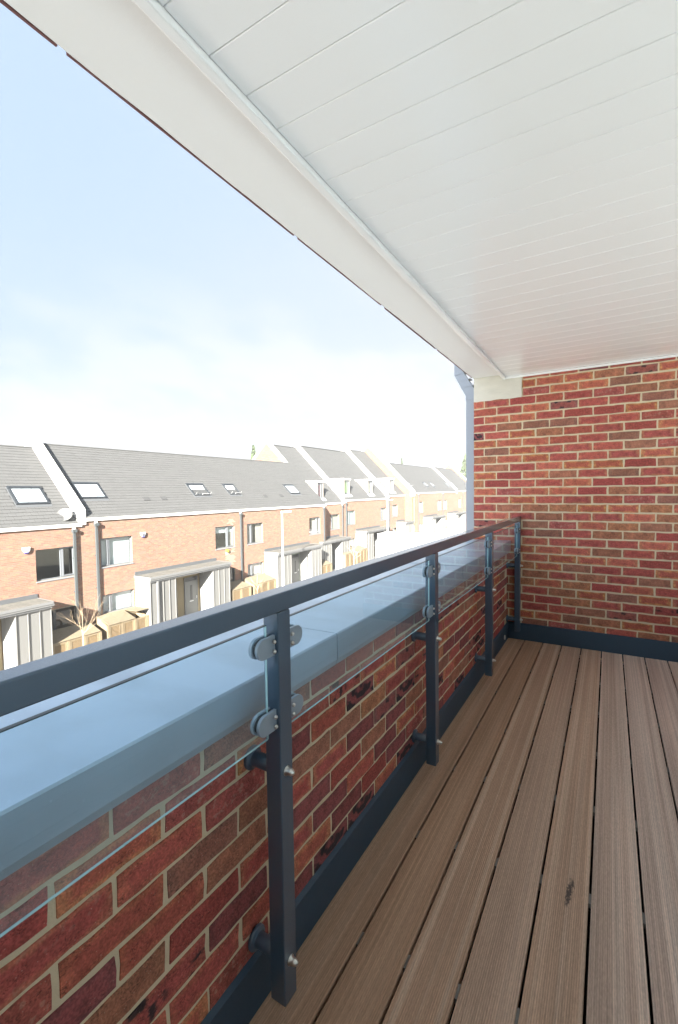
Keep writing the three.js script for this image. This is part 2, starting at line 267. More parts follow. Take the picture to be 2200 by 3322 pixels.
// ------------------------------------------------------------------ ceiling and edge beam
{
  const ceil = structure(new THREE.Group()); ceil.name = 'ceiling'; scene.add(ceil);
  const Y = 2.421, prof = []; // panel section in (z, y): chamfered long edges
  const w = .1262, ch = .0016;
  for (let k = -30; k <= 28; k++) {
    const zc = -.817 - .128 * k + .064 - .128, a = Math.max(zc - w / 2, END + .012), b = Math.min(zc + w / 2, BACK); if (b - a < .02) continue;
    const mb = new MB(), s = [[a + ch, Y], [b - ch, Y], [b, Y + ch], [b, Y + .012], [a, Y + .012], [a, Y + ch]];
    for (let i = 0; i < 6; i++) { const [z0, y0] = s[i], [z1, y1] = s[(i + 1) % 6]; mb.face([[-.824, y0, z0], [XR, y0, z0], [XR, y1, z1], [-.824, y1, z1]]); }
    mb.build('ceiling_panel', mat.pvc, ceil);
  }
  new MB().box(-.853, XR, Y + .0125, Y + .03, END, BACK).build('panel_backing', mat.tongue, ceil);
  new MB().prism([[-.853, 2.4015], [-.85, 2.4005], [-.829, 2.4005], [-.826, 2.4025], [-.826, 2.4305], [-.853, 2.4305]], END + .003, BACK).build('edge_trim', mat.pvc, ceil);
  new MB().box(-.826, XR, 2.4025, 2.4195, END + .002, END + .0125).build('wall_trim', mat.pvc, ceil);
  const beam = thing('edge_beam', 'white painted beam along the open edge of the balcony ceiling', 'beam');
  { // slightly wavy outer arris, plastered over the brick edge
    const pos = [], n = 120, mb = new MB(), wob = z => (fbm(z * 2.2 + 9, 1, 3, 4) - .5) * .012 + (fbm(z * 14, 4, 5, 2) - .5) * .003;
    for (let i = 0; i < n; i++) { const za = mix(END + .001, BACK, i / n), zb = mix(END + .001, BACK, (i + 1) / n), xa = -1.126 + wob(za), xb = -1.126 + wob(zb);
      mb.face([[xa, 2.447, za], [-.853, 2.447, za], [-.853, 2.447, zb], [xb, 2.447, zb]]); mb.face([[xb, 2.447, zb], [xb, 2.475, zb], [xa, 2.475, za], [xa, 2.447, za]]); mb.face([[xa, 2.475, za], [xb, 2.475, zb], [-.853, 2.475, zb], [-.853, 2.475, za]]); }
    mb.build('soffit', mat.paint, beam);
    for (let z = -4.4, k = 0; z < 2.6; k++) { const L = rr(.3, 1.1); mesh('brick_arris', boxG(-1.134, -1.1285, 2.4462 + rr(-.001, .001), 2.52, z, z + L - rr(.01, .06)), std([.2, .09, .085], .9), beam); z += L; }
    new MB().box(-1.128, -.855, 2.476, 2.75, END - .2, BACK).build('beam_body', mat.concrete, beam);
  }
}
// ------------------------------------------------------------------ balustrade
{
  const b = thing('balustrade', 'dark slate metal balustrade with handrail, posts and clear glass panes', 'balustrade');
  const xi = -.69, xo = -.739;
  const rail = mesh('handrail', new RoundedBoxGeometry(.05, .047, 4.43 + BACK, 3, .004), mat.coat, b); rail.position.set(-.715, 1.1205, (END + .012 + BACK) / 2);
  const postG = new RoundedBoxGeometry(.048, 1.014, .05, 3, .004), clampShape = new THREE.Shape();
  clampShape.moveTo(0, -.024); clampShape.lineTo(.04, -.024); clampShape.absarc(.04, 0, .024, -Math.PI / 2, Math.PI / 2, false); clampShape.lineTo(0, .024); clampShape.closePath();
  const plateG = new THREE.ExtrudeGeometry(clampShape, { depth: .0065, bevelEnabled: true, bevelSize: .0012, bevelThickness: .0012, bevelSegments: 2, curveSegments: 14 });
  const gasG = new THREE.ExtrudeGeometry(clampShape, { depth: .017, bevelEnabled: false, curveSegments: 10 });
  const screwG = new THREE.SphereGeometry(.0055, 12, 8, 0, Math.PI * 2, 0, Math.PI / 2);
  const lat = (pts, seg = 26) => new THREE.LatheGeometry(pts.map(q => new THREE.Vector2(...q)), seg);
  const standG = lat([[0, 0], [.029, 0], [.031, .002], [.031, .008], [.028, .0115], [.0215, .013], [.019, .016], [.019, .0715], [0, .0715]]);
  const nutG = lat([[0, 0], [.0125, 0], [.0125, .002], [.0095, .0025], [.0095, .012], [.0085, .016], [.0055, .021], [0, .0232]], 18);
  const posts = [-.891, -2.056, -3.254, -4.405, .29, 1.46, 2.62];
  for (const z of posts) {
    const p = mesh('post', postG, mat.coat, b); p.position.set(-.7145, .5895, z);
    for (const y of [.69, .191]) {
      const s = mesh('standoff', standG, mat.coat, p); s.position.set(PX + .7145 + .0005, y - .5895, 0); s.rotation.z = -Math.PI / 2;
      const n = mesh('cap_nut', nutG, mat.steel, p); n.position.set(.0242, y - .5895, rr(-.002, .002)); n.rotation.z = -Math.PI / 2;
    }
    for (const dz of [1, -1]) for (const y of [1.016, .83]) {
      if (z < -4.3 && dz < 0) continue;
      const c = new MB(); const turn = dz > 0 ? -Math.PI / 2 : Math.PI / 2; // plates either side of the glass, reaching away from the post
      c.add(plateG, M4([dz > 0 ? -.702 : -.7085, 0, 0], [0, turn, 0]).premultiply(new THREE.Matrix4())); c.add(plateG, M4([dz > 0 ? -.7215 : -.728, 0, 0], [0, turn, 0]));
      const g = c.geo(); const m = mesh('glass_clamp', g, mat.clampMetal, b); m.position.set(0, y, z + dz * .0255);
      const gs = mesh('gasket', gasG, mat.gasket, m); gs.rotation.y = turn; gs.scale.set(.93, .9, 1); gs.position.x = dz > 0 ? -.7065 : -.7235;
      for (const sy of [-.012, .012]) { const q = mesh('screw', screwG, mat.steel, m); q.rotation.z = -Math.PI / 2; q.position.set(-.6945, sy, dz * .011); }
    }
  }
  const sorted = [...posts].sort((p, q) => p - q);
  for (let i = 0; i < sorted.length - 1; i++) {
    const z0 = sorted[i] + .045, z1 = sorted[i + 1] - .045;
    const p = new MB().face([[-.715, .785, z1], [-.715, .785, z0], [-.715, 1.0675, z0], [-.715, 1.0675, z1]]).build('glass_pane', mat.glass, b);
    new MB().box(-.7175, -.7125, .7838, .785, z0, z1).box(-.7175, -.7125, .785, 1.0675, z1, z1 + .002).box(-.7175, -.7125, .785, 1.0675, z0 - .002, z0).build('glass_edge', mat.glassEdge, p);
    new MB().box(-.7195, -.7105, 1.0675, 1.0693, z0, z1).build('glass_edge', std([.03, .06, .065], .3), p);
  }
}
// ------------------------------------------------------------------ downpipe at the outer corner
{
  const d = thing('downpipe', 'blue grey square metal downpipe with swan neck on the corner of the end wall', 'downpipe', [0, 0, -4.52]);
  new MB().box(-1.206, -1.126, -5.9, 2.285, -.04, .04).build('pipe', mat.pipe, d);
  new MB().box(-1.21, -1.124, 2.262, 2.289, -.044, .044).build('socket', mat.pipe, d);
  new MB().prism([[-1.204, 2.288], [-1.128, 2.288], [-1.128, 2.36], [-1.232, 2.53], [-1.318, 2.505]], -.038, .038).build('swan_neck', mat.pipe, d);
  new MB().prism([[-1.32, 2.508], [-1.218, 2.53], [-1.218, 2.95], [-1.32, 2.95]], -.042, .042).build('pipe', mat.pipe, d);
  for (const [x, y] of [[-1.24, 2.37], [-1.272, 2.435]]) new MB().add(new THREE.BoxGeometry(.125, .006, .082), M4([x + .045, y + .02, 0], [0, 0, .14])).build('seam', mat.pipe, d);
}
// ------------------------------------------------------------------ the flats the balcony belongs to
const GY = -5.95; // street level
{
  const f = thing('apartment_building', 'brick apartment building that the balcony is set into', 'building');
  const bm = std([.33, .17, .12], .95, { map: rep(T.grain, 2) });
  const D0 = -4.3, D1 = 2.4; // the wide doorway between balcony and room
  const w = new MB(); w.box(XR, 1.2, -.3, 3.0, END - .3, D0).box(XR, 1.2, 2.32, 3.0, D0, D1).box(XR, 1.2, -.3, 3.0, D1, BACK).box(-1.12, 1.2, -.3, 3.0, BACK, BACK + .3).box(XR, 1.2, -.3, .6, D0, D1);
  w.build('wall', mat.render, f);
  new MB().box(XR - .02, 1.22, 2.25, 2.318, D0 + .07, D1 - .07).box(XR - .02, 1.22, .602, 2.318, D0 + .002, D0 + .07).box(XR - .02, 1.22, .602, 2.318, D1 - .07, D1 - .002).build('window_frame', std([.12, .13, .14], .4), f);
  const wl = new MB(); wl.box(1.2, 8.2, -.1, 2.7, END - .3, END).box(8, 8.2, -.1, 2.7, END, 2.4).box(1.2, 3.5, -.1, 2.7, 2.4, 2.6).box(3.5, 8.2, -.1, .06, 2.4, 2.6).box(3.5, 8.2, 2.5, 2.7, 2.4, 2.6); wl.build('room_wall', std([.55, .55, .55], .9), f);
  new MB().box(1.2, 8, -.1, -.004, END, 2.4).build('room_floor', std([.86, .88, .9], .7), f);
  new MB().box(1.2, 8.2, 2.7, 3.0, END - .3, 2.6).build('room_ceiling', std([.3, .3, .3], .9), f);
  const fr = new MB(); for (const x of [3.5, 4.6, 5.7, 6.8, 7.94]) fr.box(x, x + .06, .06, 2.5, 2.47, 2.53); const wf = fr.build('window_frame', std([.12, .13, .14], .4), f);
  new MB().face([[3.53, .06, 2.5], [7.97, .06, 2.5], [7.97, 2.5, 2.5], [3.53, 2.5, 2.5]], [0, 0, 1]).build('pane', mat.glass, wf);
  new MB().box(-1.11, 11, GY, -.305, -18, 14).box(-1.11, 11, -.305, 3.2, -18, END - .31).box(-1.11, 3.4, -.305, 3.2, BACK + .31, 14).box(1.21, 3.4, -.305, 3.2, 2.61, BACK + .309).build('brickwork', bm, f);
  new MB().box(-.855, .99, 2.602, 3.0, END, BACK + .3).box(-1.127, .99, 2.752, 3.0, BACK + .301, END).build('ceiling_slab', mat.concrete, f);
}
// ------------------------------------------------------------------ street: ground
{
  const g = structure(mesh('ground', new THREE.PlaneGeometry(900, 900).rotateX(-Math.PI / 2), std([.2, .2, .15], .95, { map: rep(T.dirt, 60) }), scene)); g.position.set(0, GY - .15, 0);
  const road = structure(new MB().box(-15.5, -6.5, GY - .2, GY - .1, -140, 60).build('road', std([.3, .29, .27], .9, { map: rep(T.grain, .8) }), scene)); road.name = 'road';
  structure(new MB().box(-6.45, -1.1, GY - .2, GY, -140, 60).build('pavement', std([.46, .44, .4], .9, { map: rep(T.dirt, .5) }), scene));
  structure(new MB().box(-23, -15.55, GY - .2, GY, -140, 60).build('pavement', std([.46, .44, .4], .9, { map: rep(T.dirt, .5) }), scene));
  structure(new MB().box(-6.5, -6.37, GY - .2, GY + .004, -140, 60).box(-15.63, -15.5, GY - .2, GY + .004, -140, 60).build('kerb', std([.5, .49, .46], .9), scene));
}
// ------------------------------------------------------------------ street: materials
const sm = {
  brick: std([1, 1, 1], .95), mortar: std([.38, .32, .22], .95, { map: rep(T.grain, 2) }), white: std([.62, .61, .57], .6), slate: std([1, 1, 1], .8), slateBase: std([.04, .042, .042], .9),
  frame: std([.13, .14, .15], .5), sill: std([.2, .21, .23], .4), sillLight: std([.2, .21, .22], .4), glass: phys([.8, .84, .84], 0, { transmission: 1, thickness: 0, ior: 1.9, side: THREE.DoubleSide }),
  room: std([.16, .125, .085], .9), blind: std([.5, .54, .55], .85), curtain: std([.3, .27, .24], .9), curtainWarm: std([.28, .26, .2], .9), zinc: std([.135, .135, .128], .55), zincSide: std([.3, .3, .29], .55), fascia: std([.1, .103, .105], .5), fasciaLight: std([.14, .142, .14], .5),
  felt: std([.16, .15, .125], .9, { map: rep(T.dirt, 1.2) }), lead: std([.085, .09, .095], .6, { map: rep(T.soft, 2) }), cream: std([.27, .215, .12], .85), door: std([.16, .165, .155], .5), doorDark: std([.03, .03, .03], .3), pipe: std([.06, .068, .07], .45),
  wood: std([.34, .26, .15], .8, { map: rep(T.grain, 1.5, 6) }), woodDark: std([.25, .17, .08], .85, { map: rep(T.grain, 1, 14) }), lidWood: std([.3, .24, .15], .85, { map: rep(T.grain, 5, 1) }), white2: phys([.7, .7, .69], .35), plastic: phys([.65, .65, .64], .35), blue: phys([.02, .03, .25], .4),
  veluxFrame: std([.022, .026, .03], .45), veluxTrim: std([.3, .3, .3], .4), redCurtain: std([.16, .06, .06], .9), greenBlind: std([.17, .26, .06], .9),
  stain: std([.45, .42, .38], .95), yellow: std([.5, .42, .03], .5),
};
const EXT = 7.2 / EXPOSURE;
for (const k in sm) if (!['brick', 'slate', 'glass'].includes(k)) sm[k].color.multiplyScalar(EXT);
const brickTones = [[.225, .118, .078], [.21, .112, .076], [.24, .134, .084], [.2, .118, .082], [.215, .102, .07], [.185, .112, .084]];
const unit = new THREE.BoxGeometry(1, 1, 1), _m = new THREE.Matrix4(), _c = new THREE.Color();
function instances(name, list, material, parent) { // list of [x, y, z, sx, sy, sz, colour, rotZ]
  const im = new THREE.InstancedMesh(unit, material, list.length); im.name = name; im.userData.kind = 'stuff'; im.castShadow = im.receiveShadow = true;
  list.forEach((q, i) => { _m.compose(new THREE.Vector3(q[0], q[1], q[2]), new THREE.Quaternion().setFromEuler(new THREE.Euler(0, 0, q[7] || 0)), new THREE.Vector3(q[3], q[4], q[5])); im.setMatrixAt(i, _m); im.setColorAt(i, _c.setRGB(...q[6]).multiplyScalar(EXT)); });
  parent.add(im); return im;
}
const tone = () => { const t = pick(brickTones), k = rr(.95, 1.25); return t.map(x => x * k); };
const patches = [[22.42, -.55, .3], [22.2, -2.75, .32], [22.45, -3.05, .36], [22.55, -2.4, .22]], A = -21.7, B = -22.7;
// courses of bricks on a facade facing +x at X, s along the street (z = -s), holes [s0, s1, y0, y1]
function courses(X, s0, s1, y0, y1, holes) {
  const L = [];
  for (let y = y0 + .0375, i = 0; y < y1 - .02; y += .075, i++) {
    let cuts = [[s0, s1]]; for (const h of holes) if (y > h[2] - .01 && y < h[3] + .01) cuts = cuts.flatMap(([a, b]) => [[a, Math.min(b, h[0])], [Math.max(a, h[1]), b]].filter(q => q[1] - q[0] > .03));
    for (const [a, b] of cuts) for (let s = Math.floor(a / .225) * .225 + (i % 2 ? .1125 : 0) - .225; s < b; s += .225) { const p = Math.max(a, s + .006), q = Math.min(b, s + .219), sc = (p + q) / 2; let c = tone(); if (X === A && patches.some(t => Math.hypot(sc - t[0], (y - t[1]) * .8) < t[2] * rr(.5, 1.1))) c = [.3, .22, .16]; if (q - p > .03) L.push([X - .02, y, -(p + q) / 2, .04, .06, q - p, c]); }
  }
  return L;
}
function wallWithHoles(mb, X, s0, s1, y0, y1, holes) {
  const ss = [...new Set([s0, s1, ...holes.flatMap(h => [h[0], h[1]])])].filter(v => v >= s0 && v <= s1).sort((a, b) => a - b), ys = [...new Set([y0, y1, ...holes.flatMap(h => [h[2], h[3]])])].filter(v => v >= y0 && v <= y1).sort((a, b) => a - b);
  for (let i = 0; i < ss.length - 1; i++) { let from = null; const sc = (ss[i] + ss[i + 1]) / 2;
    for (let j = 0; j < ys.length; j++) { const solid = j < ys.length - 1 && !holes.some(h => sc > h[0] && sc < h[1] && (ys[j] + ys[j + 1]) / 2 > h[2] && (ys[j] + ys[j + 1]) / 2 < h[3]); if (solid && from === null) from = ys[j]; if (!solid && from !== null) { mb.box(X - .28, X - .006, from, ys[j], -ss[i + 1], -ss[i]); from = null; } } }
}
// one window in a facade: frame > pane, sill, blind
function addWindow(h, X, s0, s1, y0, y1, o = {}) {
  const d = X - .1, f = .05, mb = new MB(), m = o.mull ?? mix(s0, s1, .3);
  mb.box(d - .06, d, y0, y0 + f, -s1, -s0).box(d - .06, d, y1 - f, y1, -s1, -s0);
  for (const s of [s0, s1 - f]) mb.box(d - .06, d, y0 + f, y1 - f, -s - f, -s);
  mb.box(d - .06, d, y0 + f, y1 - f, -m - .045, -m + .045);
  const side = (o.side ?? (m - s0 < s1 - m ? -1 : 1)); const a = side < 0 ? s0 + f : m + .045, b = side < 0 ? m - .045 : s1 - f; // opening leaf with a thicker frame
  mb.box(d - .05, d + .02, y0 + f, y0 + f + .05, -b, -a).box(d - .05, d + .02, y1 - f - .05, y1 - f, -b, -a).box(d - .05, d + .02, y0 + f + .05, y1 - f - .05, -a - .05, -a).box(d - .05, d + .02, y0 + f + .05, y1 - f - .05, -b, -b + .05);
  const w = mb.build('window', o.dark ? sm.veluxFrame : sm.frame, h);
  new MB().face([[d - .035, y0 + .03, -s0 - .03], [d - .035, y0 + .03, -s1 + .03], [d - .035, y1 - .03, -s1 + .03], [d - .035, y1 - .03, -s0 - .03]], [1, 0, 0]).build('pane', sm.glass, w);
  new MB().box(X - .1, X + .035, y0 - .055, y0 - .004, -s1 - .02, -s0 + .02).build('sill', o.dark ? sm.blue : sm.sillLight, w);
  const bx = d - .12;
  if (o.blind) { const mb2 = new MB(), n = 1; const top = y1 - .03, bot = mix(y1, y0, o.blind); mb2.box(bx - .01, bx, bot, top, -s1 + .04, -s0 - .04); mb2.build('blind', o.blindMat || sm.blind, w); }
  if (o.curtain) { for (const [a, b] of o.curtain) { const mb2 = new MB(), n = Math.max(3, Math.round((b - a) * (s1 - s0) / .06)); for (let i = 0; i < n; i++) { const p = mix(s0, s1, mix(a, b, i / n)), q = mix(s0, s1, mix(a, b, (i + 1) / n)), e = i % 2 ? .035 : 0, e2 = i % 2 ? 0 : .035; mb2.face([[bx - e, y0 + .03, -p], [bx - e2, y0 + .03, -q], [bx - e2, y1 - .03, -q], [bx - e, y1 - .03, -p]]); } mb2.build('curtain', o.curtainMat || sm.curtain, w); } }
  return w;
}
function downpipe(h, X, s, yTop, yBot = GY) {
  const p = new MB().box(X + .03, X + .12, yBot, yTop - .17, -s - .055, -s + .055).build('downpipe', sm.pipe, h);
  new MB().box(X + .01, X + .17, yTop - .17, yTop - .03, -s - .1, -s + .1).box(X + .02, X + .15, yTop - .2, yTop - .17, -s - .08, -s + .08).build('hopper', sm.pipe, p);
  new MB().box(X, X + .11, yTop - .03, yTop + .05, -s - .05, -s + .05).build('outlet', sm.white, p);
  for (const y of [-1.6, -3.2, -4.8]) new MB().box(X, X + .04, y, y + .05, -s - .09, -s + .09).build('bracket', sm.pipe, p);
}
const PIT = 43.2 * Math.PI / 180;
// roof of a house: slab, slates, white eaves board; returns a function placing things on the front slope
function roof(h, X, s0, s1, ye, xr, pit = PIT, holes = []) {
  const xe = X + .06, run = xe - xr, yr = ye + run * Math.tan(pit), len = run / Math.cos(pit), t = .16, c = Math.cos(pit), sn = Math.sin(pit);
  const r = new MB().prism([[xe, ye - .01], [xr, yr - .012], [2 * xr - xe, ye - .01], [2 * xr - xe, ye - t - .05], [xr, yr - t - .1], [xe, ye - t]], -s1, -s0).build('roof', sm.slateBase, h);
  const L = [], gg = .2148, rows = Math.floor(len / gg);
  for (let k = 0; k < rows; k++) {
    const u = (k + .5) * gg, off = k % 2 ? .15 : 0, rowTone = rr(.98, 1.02);
    for (let s = s0 - off; s < s1; s += .3) { const a = Math.max(s + .003, s0), b = Math.min(s + .297, s1); if (b - a < .03) continue; const sc = (a + b) / 2; if (holes.some(q => sc > q[0] - .02 && sc < q[1] + .02 && u > q[2] - .05 && u < q[3] + .02)) continue;
      const q = rr(.95, 1.05) * rowTone * .07; L.push([xe - u * c + sn * .012, ye + u * sn + c * .012, -sc, gg + .02, .018, b - a, [q, q * 1.01, q * .985], -(pit) + .075]); }
  }
  instances('slates', L, sm.slate, r);
  new MB().box(xr - .1, xr + .1, yr - .02, yr + .035, -s1, -s0).build('ridge', std([.09, .092, .092], .85), r);
  new MB().box(X - .02, X + .08, ye - .165, ye - .005, -s1, -s0).build('eaves_board', sm.white, h);
  return { at: (u, up = 0) => [xe - u * c + sn * up, ye + u * sn + c * up], yr, xr, r, c, sn, xe, ye };
}
// white weathered parapet between two roofs, following both slopes
function gableCoping(h, X, s0, s1, ye, xr, pit = PIT, lift = .27, foot = .02) {
  const xe = X + .07, yr = ye + (xe - xr) * Math.tan(pit), v = lift / Math.cos(pit), xb = 2 * xr - xe;
  const c = new MB().prism([[xe, ye + v - .12], [xe, ye + v], [xr, yr + v], [xb, ye + v], [xb, ye + v - .12], [xr, yr + v - .12]], -s1, -s0).build('gable_coping', sm.white, h);
  new MB().box(X - .25, X + .075, ye - .32, ye + v - .13, -s1, -s0).build('gable_foot', sm.white, h);
  new MB().prism([[xe - .01, ye + v - .13], [xr, yr + v - .13], [xb, ye + v - .13], [xb, ye - .3], [xr, yr - .2], [xe - .01, ye - .3]], -s1 + .03, -s0 - .03).build('lead_flashing', std([.3, .3, .29], .8, { map: rep(T.dirt, 2) }), c);
}
function skylight(R, s0, s1, u0, u1, open) { // frame on the roof > pane, blind
  const W = s1 - s0, H = u1 - u0, g = new MB(), f = .075, hh = .07;
  // local frame: x along s (negative z), y up the slope, z out of the slope
  const b = (m, x0, x1, y0, y1, z0, z1) => m.add(boxG(x0, x1, y0, y1, z0, z1));
  b(g, 0, W, 0, f, -.06, hh); b(g, 0, W, H - f * 1.6, H, -.06, hh + .02); b(g, 0, f, f, H - f * 1.6, -.06, hh); b(g, W - f, W, f, H - f * 1.6, -.06, hh);
  const q = g.build('skylight', sm.veluxFrame, R.r);
  const flash = new MB(); b(flash, -.05, W + .05, -.16, -.004, .0, .03); b(flash, -.05, -.004, -.004, H, .0, .03); b(flash, W + .004, W + .05, -.004, H, .0, .03); flash.build('flashing', sm.lead, q);
  const sash = new THREE.Group(); sash.name = 'sash'; 
  const s = new MB(); b(s, f * .6, W - f * .6, f * .6, f * 1.5, hh - .03, hh + .012); b(s, f * .6, W - f * .6, H - f * 2.4, H - f * 1.7, hh - .03, hh + .012); b(s, f * .6, f * 1.5, f * 1.5, H - f * 2.4, hh - .03, hh + .012); b(s, W - f * 1.5, W - f * .6, f * 1.5, H - f * 2.4, hh - .03, hh + .012);
  for (const k of [.36, .66]) b(s, W * k, W * k + .012, f * 1.5, H - f * 2.4, hh - .012, hh + .008);
  b(s, f * 1.5, W - f * 1.5, f * 1.5, H - f * 2.4, hh - .02, hh - .012);
  const gl = s.geo(); const parts = gl; const sm2 = mesh('sash', parts, sm.veluxFrame, q);
  const pane = mesh('pane', boxG(f * 1.5, W - f * 1.5, f * 1.5, H - f * 2.4, hh - .008, hh + .002), phys([.3, .33, .34], .04, { ior: 2, clearcoat: 1, clearcoatRoughness: .02 }), q);
  if (open) for (const e of [sm2, pane]) { const p = new THREE.Matrix4().makeTranslation(0, H - f * 2, hh).multiply(new THREE.Matrix4().makeRotationX(.22)).multiply(new THREE.Matrix4().makeTranslation(0, -(H - f * 2), -hh)); e.applyMatrix4(p); }
  if (open) { const ar = new MB(); for (const x of [f, W - f - .02]) ar.add(boxG(x, x + .015, f * .3, f * .3 + .02, hh, hh + .24)); ar.add(boxG(W * .45, W * .85, .01, .05, hh + .0, hh + .1)); ar.build('stay', sm.veluxTrim, q); }
  const [x, y] = R.at(u0); const ex = new THREE.Vector3(0, 0, -1), ey = new THREE.Vector3(-R.c, R.sn, 0), ez = new THREE.Vector3().crossVectors(ex, ey);
  q.applyMatrix4(new THREE.Matrix4().makeBasis(ex, ey, ez).setPosition(x, y, -s0)); return q;
}
// a house of the terrace
function house(label, X, s0, s1, ye, xr, o) {
  const h = thing('terraced_house', label, 'house', [0, 0, 0], o.group || 'terraced brick houses across the street'), P = o.pit ?? PIT;
  const holes = o.windows.map(w => [w[0], w[1], w[2], w[3]]);
  const mb = new MB(); wallWithHoles(mb, X, s0, s1, GY - .1, ye - .16, holes); mb.build('wall', sm.mortar, h);
  instances('bricks', courses(X, s0, s1, -5.6, ye - .17, holes), sm.brick, h);
  const xb = 2 * xr - X, yr = ye + (X - xr) * Math.tan(P) - .3;
  new MB().prism([[X - 2.2, GY], [X - 2.2, ye + 1.6], [xr, yr], [xb, ye - .3], [xb, GY]].map(q => [q[0], q[1]]), -s1 + .002, -s0 - .002).build('inner_wall', sm.room, h);
  new MB().box(X - 2.2, X - .29, -3.35, -3.1, -s1 + .003, -s0 - .003).build('upper_floor', sm.room, h);
  for (const w of o.windows) addWindow(h, X, w[0], w[1], w[2], w[3], w[4] || {});
  const R = roof(h, X, s0, s1, ye, xr, P, [...(o.skylights || []), ...(o.dormers || []).map(d => [d[0], d[1], d[2] - .1, d[2] + .2])].map(q => q));
  for (const k of o.skylights || []) skylight(R, ...k);
  for (const s of o.pipes || []) downpipe(h, X, s, ye - .24);
  for (const s of o.vents || []) { const [x, y] = R.at(1.2, .03); new MB().add(boxG(-.14, .14, -.01, .02, -.2, .2), M4([x, y, -s], [0, 0, -P])).build('roof_vent', std([.03, .03, .03], .8), h); }
  return { h, R };
}
const UP = [-2.23, -.8], LO = [-4.6, -3.64];
const win = (s0, s1, y, o) => [s0, s1, y[0], y[1], o];
{
  const a = house('leftmost brick house with one skylight and a wide dark upper window', A, 1.6, 12.4, .05, -25.72, {
    windows: [win(10.34, 12.1, [-2.42, -1.0], { mull: 11.47, side: 1 }), win(10.38, 12.1, [-4.85, -3.84], { mull: 11.1, dark: true }), win(2.7, 4.4, [-2.42, -1.0])],
    skylights: [[10.08, 11.5, 1.33, 2.52]], pipes: [12.02] });
  gableCoping(a.h, A, 12.245, 12.6, .28, -25.75, PIT, .3);
  house('brick house right of the white sloping parapet, white blinds in its windows', A, 12.403, 18.05, .28, -25.72, {
    windows: [win(13.32, 15.08, UP, { mull: 13.8, blind: .985 }), win(13.32, 15.08, LO, { mull: 13.85, blind: .985 })], skylights: [[12.92, 14.33, 1.3, 2.5]], pipes: [13.1], vents: [16.6, 17.77] });
  house('brick house with an open skylight and a dark upper window above a yellow box', A, 18.053, 23.35, .28, -25.72, {
    windows: [win(21.0, 22.75, UP, { mull: 22.1, side: 1, blind: .3, curtain: [[.78, .98]] }), win(21.0, 22.71, LO, { dark: true, mull: 21.6 })], skylights: [[20.22, 21.6, 1.38, 2.5, true]], pipes: [23.29] });
  house('brick house behind the street lamp with pale curtains and an open skylight', A, 23.353, 28.7, .28, -25.72, {
    windows: [win(23.98, 25.7, UP, { mull: 24.5, curtain: [[.03, .5], [.62, .97]] }), win(23.97, 25.68, LO, { mull: 24.5, curtain: [[.03, .97]] })], skylights: [[23.07, 24.48, 1.42, 2.5, true].map((v, i) => i === 0 ? 23.4 : v)], vents: [26.98] });
  house('last brick house before the taller gable, one closed skylight near the verge', A, 28.703, 34.24, .28, -25.72, {
    windows: [win(31.65, 33.35, UP, { mull: 32.85, side: 1, curtain: [[.4, .97]] }), win(31.65, 33.35, LO, {})], skylights: [[30.36, 31.75, 1.38, 2.5]], pipes: [33.87], vents: [28.95] });
}
// the taller terrace, set back, with dormers
const XRB = -28.35, PB = 45 * Math.PI / 180;
const brickMap = (() => { const t = tex(512, 512, (u, v) => { const row = Math.floor(v * 12), fv = v * 12 - row, uu = u * 4 + (row % 2) * .5, col = Math.floor(uu) % 4, fu = uu - Math.floor(uu); if (fv > .86 || fu > .955) return [200, 186, 158]; const k = .85 + .3 * hash(col, row, 4), q = .9 + .2 * fbm(u * 60, v * 60, 8, 3); return [196 * k * q, 150 * k * q, 118 * k * q]; }); t.repeat.set(1 / .9, 1 / .9); return t; })();
const gableBrick = new THREE.MeshStandardMaterial({ map: brickMap, roughness: .95, color: new THREE.Color(.37 * EXT, .34 * EXT, .3 * EXT) });
function gable(h, X, s0, s1, ye, xr, P, fwd = 0) { const xe = X + fwd, y = ye + (X - xr) * Math.tan(P) + .1 + fwd * .0, xb = 2 * xr - X; new MB().prism([[xe, GY], [xe, ye + (fwd ? 0 : .1)], [xr, ye + (xe - xr) * Math.tan(P) + .08], [xb - fwd, ye], [xb - fwd, GY]].reverse(), -s1, -s0).build('gable_wall', gableBrick, h); }
